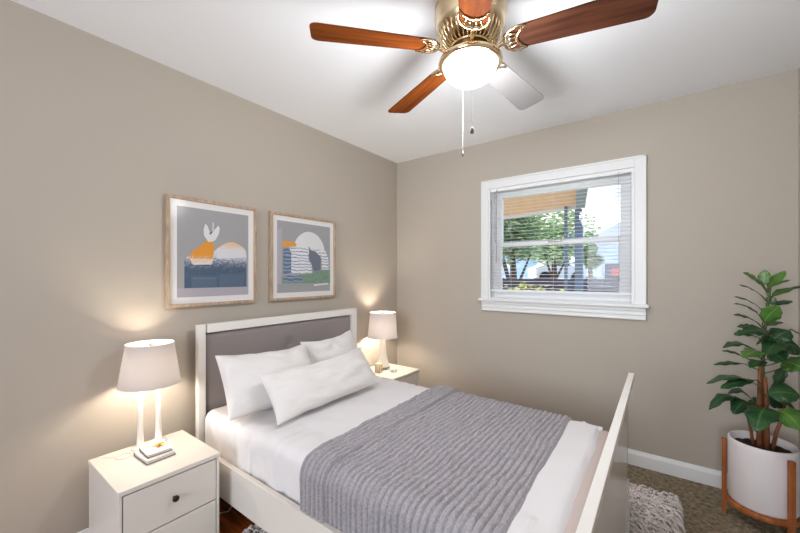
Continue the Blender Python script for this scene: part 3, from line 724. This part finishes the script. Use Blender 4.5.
w = MB(); w.lathe([(.05, -.205), (.062, -.215), (.06, -.232), (.085, -.238), (.112, -.246), (.128, -.256), (.131, -.266), (.126, -.276), (.118, -.28), (.112, -.276), (.1, -.262)], 'brass_polished', 64); w.build('light_fitter', fan)
w = MB(); w.lathe([(.112, -.266)]+[(.112*math.cos(a), -.272-.085*math.sin(a)) for a in [k*PI/2/14 for k in range(15)]], 'globe_glass', 56, cap=False); gb = w.build('glass_bowl', fan)
fl = light('fan_light', 'POINT', (0, 0, -.46), 27, (.985, .99, 1), shadow_soft_size=.14); fl.parent = fan
# blades with brackets
BZ = -.21
def blade(ang, mat, label):
    M = Matrix.Rotation(math.radians(ang), 4, 'Z')
    e = bpy.data.objects.new('blade', None)
    r0, r1, w0, w1 = .16, .645, .054, .070
    pts = [(r0, -w0*.86), (r0+.03, -w0)]+[(r1-.03, -w1)]+[(r1-.03+.03*math.sin(a), -w1+.03-.03*math.cos(a)) for a in [k*PI/2/6 for k in range(1, 7)]]
    pts = pts+[(x, -y) for x, y in pts[::-1]]
    tilt = Matrix.Translation((0, 0, BZ)) @ Matrix.Rotation(math.radians(-11), 4, 'X')
    w = MB(); w.prism(pts, -.003, .003, mat, tilt, bev=.0012)
    b = w.build('blade', fan); b.rotation_euler = (0, 0, math.radians(ang)); b['label'] = label
    # bracket: arm, crescent horns, inner ring
    w = MB()
    w.tube([(.06, 0, BZ-.012), (.08, 0, BZ-.022), (.105, 0, BZ-.020), (.125, 0, BZ-.012), (.135, 0, BZ-.008)], [.009, .008, .007, .008, .008], 'brass_polished', 10)
    T2 = Matrix.Translation((-.062, 0, BZ-.007)) @ Matrix.Rotation(math.radians(-11), 4, 'X')
    w.tube([(.285, -.052, 0), (.255, -.058, 0), (.225, -.05, 0), (.205, -.03, 0), (.197, 0, 0), (.205, .03, 0), (.225, .05, 0), (.255, .058, 0), (.285, .052, 0)], [.002, .004, .0055, .0065, .007, .0065, .0055, .004, .002], 'brass_polished', 8, T2)
    w.tube([(.285, -.052, 0), (.262, -.036, 0), (.25, -.016, 0), (.247, 0, 0), (.25, .016, 0), (.262, .036, 0), (.285, .052, 0)], [.002, .0038, .0045, .005, .0045, .0038, .002], 'brass_polished', 8, T2)
    for s in (-1, 1):
        w.tube([(.199, s*.012, 0), (.249, s*.010, 0)], .003, 'brass_polished', 8, T2)
        w.tube([(.207, s*.034, 0), (.235, s*.03, 0), (.255, s*.024, 0)], .0035, 'brass_polished', 8, T2)
    k = w.build('blade_bracket', b)
    return b
for ang, mat, lab in ((11.5, 'blade_shaded', 'wooden blade with shade painted into its darker brown'), (83.5, 'blade_overlit', 'blade painted pale for the light washing it out'), (155, 'blade_amber', 'amber brown wooden blade'), (226.5, 'blade_amber', 'amber brown wooden blade'), (299, 'blade_amber', 'amber brown wooden blade')):
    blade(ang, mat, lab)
# pull chains
def chain(px, vb, off, mats, fob):
    d = RT*off[0]-FW*off[1]; x, y = d.x, d.y; zb = fob
    w = MB(); zz_ = -.268
    w.tube([(x, y, zz_), (x, y, zb)], .0009, mats, 6)
    z = zz_
    while z > zb: w.ball((x, y, z), .0012, mats, 1); z -= .006
    o = w.build('pull_chain', fan); return o, x, y
o, x, y = chain(474, 130, (-.018, .13), 'chain', -.585)
MB().lathe([(.002, 0), (.005, -.004), (.008, -.014), (.006, -.024), (0, -.026)], 'fob', 14, Matrix.Translation((x, y, -.585))).build('chain_fob', o)
o, x, y = chain(464, 155, (-.014, -.09), 'chain_white', -.60)
MB().lathe([(.002, 0), (.0045, -.003), (.0045, -.02), (0, -.022)], 'fob', 14, Matrix.Translation((x, y, -.60))).build('chain_fob', o)

# ================================================================== PLANT IN STAND
PX, PY = 2.60, -.30
ps = thing('plant_stand', 'round wooden plant stand with upright legs around the white pot', 'plant stand', (PX, PY, 0))
w = MB(); R = .138
w.lathe([(R-.03, .085), (R+.004, .085), (R+.006, .088), (R+.006, .106), (R+.004, .109), (R-.03, .109)], 'stand_wood', 72, cap=False)
for a in (.4, .4+PI/2): w.box((-R+.02, -.012, .088), (R-.02, .012, .104), 'stand_wood', .002, Matrix.Rotation(a, 4, 'Z'))
w.build('ring', ps)
for deg in (176, 303, 58):
    a = math.radians(deg); M = Matrix.Rotation(a, 4, 'Z')
    w = MB(); w.box((R-.002, -.012, 0), (R+.018, .012, .405), 'stand_wood', .003, M); w.build('leg', ps)
pot = thing('potted_plant', 'tall leafy green plant with brown canes growing in a white pot', 'plant', (PX, PY, .109))
w = MB(); r = .132; w.lathe([(.10, 0), (r-.006, .003), (r, .012), (r+.001, .30), (r, .320), (r-.004, .325), (r-.010, .322), (r-.011, .275), (.02, .265)], 'pot_white', 72); w.build('pot', pot)
w = MB(); w.grid(lambda a, b: Vector(((r-.011)*a*math.cos(2*PI*b), (r-.011)*a*math.sin(2*PI*b), .283+.018*(1-a)+.010*nz2(a*math.cos(2*PI*b)*4, a*math.sin(2*PI*b)*4, 2, 3))), 12, 40, 'pot_soil'); w.build('soil', pot)
pc = Vector((PX, PY, .109))
LDR = [Vector((0, 0, .28)), Vector((.006, .004, .55)), Vector((.0, .0, .75)), Vector((.014, .006, .95)), Vector((.03, .0, 1.12)), Vector((.035, 0, 1.18))]
def leader(z):
    for a, b in zip(LDR, LDR[1:]):
        if a.z <= z <= b.z: return a.lerp(b, (z-a.z)/(b.z-a.z))
    return LDR[-1].copy()
for dx, dy, top, rr, tx, ty in ((-.012, -.01, .72, .0115, -.004, .0), (.014, -.016, .66, .011, .004, .004), (.005, .016, .62, .010, .004, .004), (.034, .0, .56, .008, .07, .01), (-.03, .008, .5, .007, -.045, .01)):
    w = MB(); w.tube([(dx, dy, .27), (dx*.9+tx*.3, dy*.9, .27+(top-.27)*.4), (dx*.6+tx*.8, dy*.7, .27+(top-.27)*.75), (tx+dx*.4, ty+dy*.4, top)], [rr*1.15, rr, rr*.9, rr*.75], 'cane', 10)
    w.build('cane', pot)
w = MB(); w.tube([leader(z) for z in (.55, .7, .82, .95, 1.05, 1.12, 1.17)], [.009, .008, .007, .006, .005, .004, .003], 'stem_green', 8); w.build('stem', pot)
LV, LF, LU, LM = [], [], [], []
pet = MB()
def leaf(base, tip, width, droop, face, mat, seed):
    base = Vector(base); tip = Vector(tip); d = tip-base; ln = d.length; X = d.normalized()
    up = Vector((0, 0, 1))*(1-face)+(CAM-pc).normalized()*face+Vector((noise.noise(base*9), noise.noise(tip*9), 0))*.35
    up = (up-X*up.dot(X)).normalized(); side = X.cross(up)
    pl = .10; nu, nvv = 13, 9; b0 = len(LV)
    for i in range(nu):
        t = i/(nu-1); s = pl+(1-pl)*t
        wd = width*.5*(math.sin(PI*min(1, t**.9*.985+.01))**.7)*(1+.09*math.sin(t*21+seed))
        cen = base+X*ln*s+Vector((0, 0, 1))*droop*ln*math.sin(PI*s)
        for j in range(nvv):
            v = j/(nvv-1)*2-1
            p = cen+side*wd*v+up*(.16*wd*abs(v)-.22*wd*v*v+.12*wd*math.sin(t*17+seed+(2 if v > 0 else 0))*v*v)
            LV.append(p); LU.append((j/(nvv-1), t))
    for i in range(nu-1):
        for j in range(nvv-1): LF.append((b0+i*nvv+j, b0+(i+1)*nvv+j, b0+(i+1)*nvv+j+1, b0+i*nvv+j+1)); LM.append(mat)
    root = leader(min(1.17, max(.3, base.z-.035))); mid = (root+base)/2-Vector((0, 0, .004))
    pet.tube([root, mid, base, base+X*ln*.06+Vector((0, 0, 1))*droop*ln*math.sin(PI*.06), base+X*ln*pl*1.2+Vector((0, 0, 1))*droop*ln*math.sin(PI*pl*1.2)], [.003, .0028, .0026, .0022, .0016], 'stem_green', 6)
D0 = (pc-CAM).dot(FW)
# tip u, v, depth offset; base u, v, depth offset; width, arch, how far it turns its face to the room, fresh green
LE_ = [
 (743, 273, .0, 763, 285, 0, .045, .10, .5, 1), (749, 277, -.05, 763, 287, 0, .034, .08, .5, 1), (765, 270, .0, 764, 286, 0, .05, 0, 1, 1), (785.5, 271, .0, 766, 291, 0, .05, .06, .5, 1),
 (791, 280, .0, 769, 288, 0, .034, .08, .4, 1), (794, 288, .0, 770, 297, 0, .045, .06, .5, 1), (803, 286, .0, 790, 290, 0, .03, .05, .3, 0), (739, 285, .0, 762, 296, 0, .034, .08, .4, 0),
 (734, 297, .0, 762, 310, 0, .036, .10, .4, 0), (734, 304, -.04, 760, 316, 0, .038, .10, .4, 0), (733.5, 315, .0, 758, 323, 0, .040, .10, .4, 0), (792, 301, .0, 774, 306, 0, .045, .06, .5, 0),
 (776, 298, -.03, 766, 303, 0, .05, .0, 1, 0), (779, 306, -.12, 762, 324, -.05, .075, .05, .9, 1), (737, 327, .02, 760, 329, 0, .045, .08, .5, 0), (743, 332, -.12, 770, 331, -.06, .075, .04, .8, 0),
 (734, 335, .0, 759, 338, 0, .055, .14, .5, 0), (790, 331, -.03, 768, 344, 0, .10, .10, .7, 0), (802, 336, .0, 790, 330, 0, .05, .1, .4, 0), (723, 348, .0, 758, 354, 0, .065, .22, .4, 0),
 (722, 351, .03, 744, 357, 0, .034, .10, .4, 0), (767, 354, -.14, 783, 341, -.05, .09, .10, .8, 0), (801, 350, -.06, 775, 344, -.03, .13, .16, .7, 0), (743, 358, -.16, 770, 357, -.06, .085, .12, .6, 1),
 (713.5, 365, .0, 745, 364, 0, .036, .05, .4, 0), (706.5, 384, .0, 762, 388, -.02, .065, .18, .35, 0), (720.5, 388.5, -.05, 757, 380, -.02, .055, .05, .5, 0), (709, 410, -.02, 740, 400, 0, .055, .24, .5, 0),
 (728, 394, .02, 756, 406, 0, .05, .34, .3, 0), (733, 414, -.06, 752, 404, 0, .085, .18, .8, 0), (756, 431, -.2, 768, 408, -.08, .12, .16, .8, 0), (800, 396, -.12, 765, 395, -.04, .11, .14, .7, 0),
 (802, 431, -.2, 772, 411, -.06, .11, .22, .7, 1), (805, 370, -.16, 780, 362, -.06, .10, .12, .7, 1), (775, 386, .05, 786, 366, .02, .05, .05, .5, 0), (785, 407, .0, 768, 392, .0, .10, .05, .8, 0),
 (790, 352, .06, 770, 340, 0, .08, .1, .5, 0), (757, 345, .06, 765, 335, 0, .08, .1, .5, 0), (780, 322, .06, 766, 327, 0, .06, .1, .4, 0), (748, 412, .05, 766, 402, 0, .07, .2, .5, 0), (797, 412, .02, 775, 400, 0, .09, .2, .5, 0),
 (772, 336, -.1, 764, 350, -.03, .07, .0, .9, 0), (786, 362, -.12, 768, 352, -.04, .08, .1, .8, 0), (750, 368, -.08, 766, 362, -.03, .06, .12, .6, 0),
]
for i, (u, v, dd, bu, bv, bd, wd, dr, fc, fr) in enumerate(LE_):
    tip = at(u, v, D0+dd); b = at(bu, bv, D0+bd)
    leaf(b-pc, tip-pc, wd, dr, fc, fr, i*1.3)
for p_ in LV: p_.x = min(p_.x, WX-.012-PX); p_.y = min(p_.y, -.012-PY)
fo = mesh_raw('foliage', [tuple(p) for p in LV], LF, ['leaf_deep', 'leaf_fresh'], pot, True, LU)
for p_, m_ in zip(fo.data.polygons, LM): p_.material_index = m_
fo.modifiers.new('t', 'SOLIDIFY').thickness = .0012
pet.build('leaf_stalks', pot)

# ================================================================== SHAG RUG
RX0, RX1, RY0, RY1 = .54, 2.272, -2.65, -.33
rug = thing('shag_rug', 'pale grey shaggy rug lying under the bed and past its foot', 'rug', (0, 0, 0))
MB().box((RX0, RY0, .0), (RX1, RY1, .012), 'rug_back', .004).build('backing', rug)
vs, fs = [], []
st = .019; nx = int((RX1-RX0)/st); ny = int((RY1-RY0)/st)
for i in range(nx+1):
    for j in range(ny+1):
        x = RX0+i*st+random.uniform(-.008, .008); y = RY0+j*st+random.uniform(-.008, .008)
        lk = 1.0
        a = 3.9+2.2*nz2(x*1.6, y*1.6, 1, 12)+random.uniform(-.6, .6); ln = random.uniform(.035, .055); dx, dy = math.cos(a), math.sin(a)
        r_ = random.uniform(.0042, .0066); zc = random.uniform(.004, .018); b = len(vs)
        if x+dx*ln > RX1+.03: dx = .1
        for t, rr, z in ((0, .7, .008), (.3, 1.05, .028+zc*.5), (.7, .95, .030+zc), (1, .35, .018+zc)):
            for k in range(5):
                q = 2*PI*k/5; vs.append((x+dx*ln*t-dy*r_*rr*math.cos(q), y+dy*ln*t+dx*r_*rr*math.cos(q), max(.002, z+r_*rr*math.sin(q))))
        for m_ in range(3):
            for k in range(5): fs.append((b+m_*5+k, b+m_*5+(k+1) % 5, b+(m_+1)*5+(k+1) % 5, b+(m_+1)*5+k))
        fs.append(tuple(b+15+k for k in range(5)))
pl_ = mesh_raw('pile', vs, fs, 'rug_yarn', rug, True); pl_['kind'] = 'stuff'
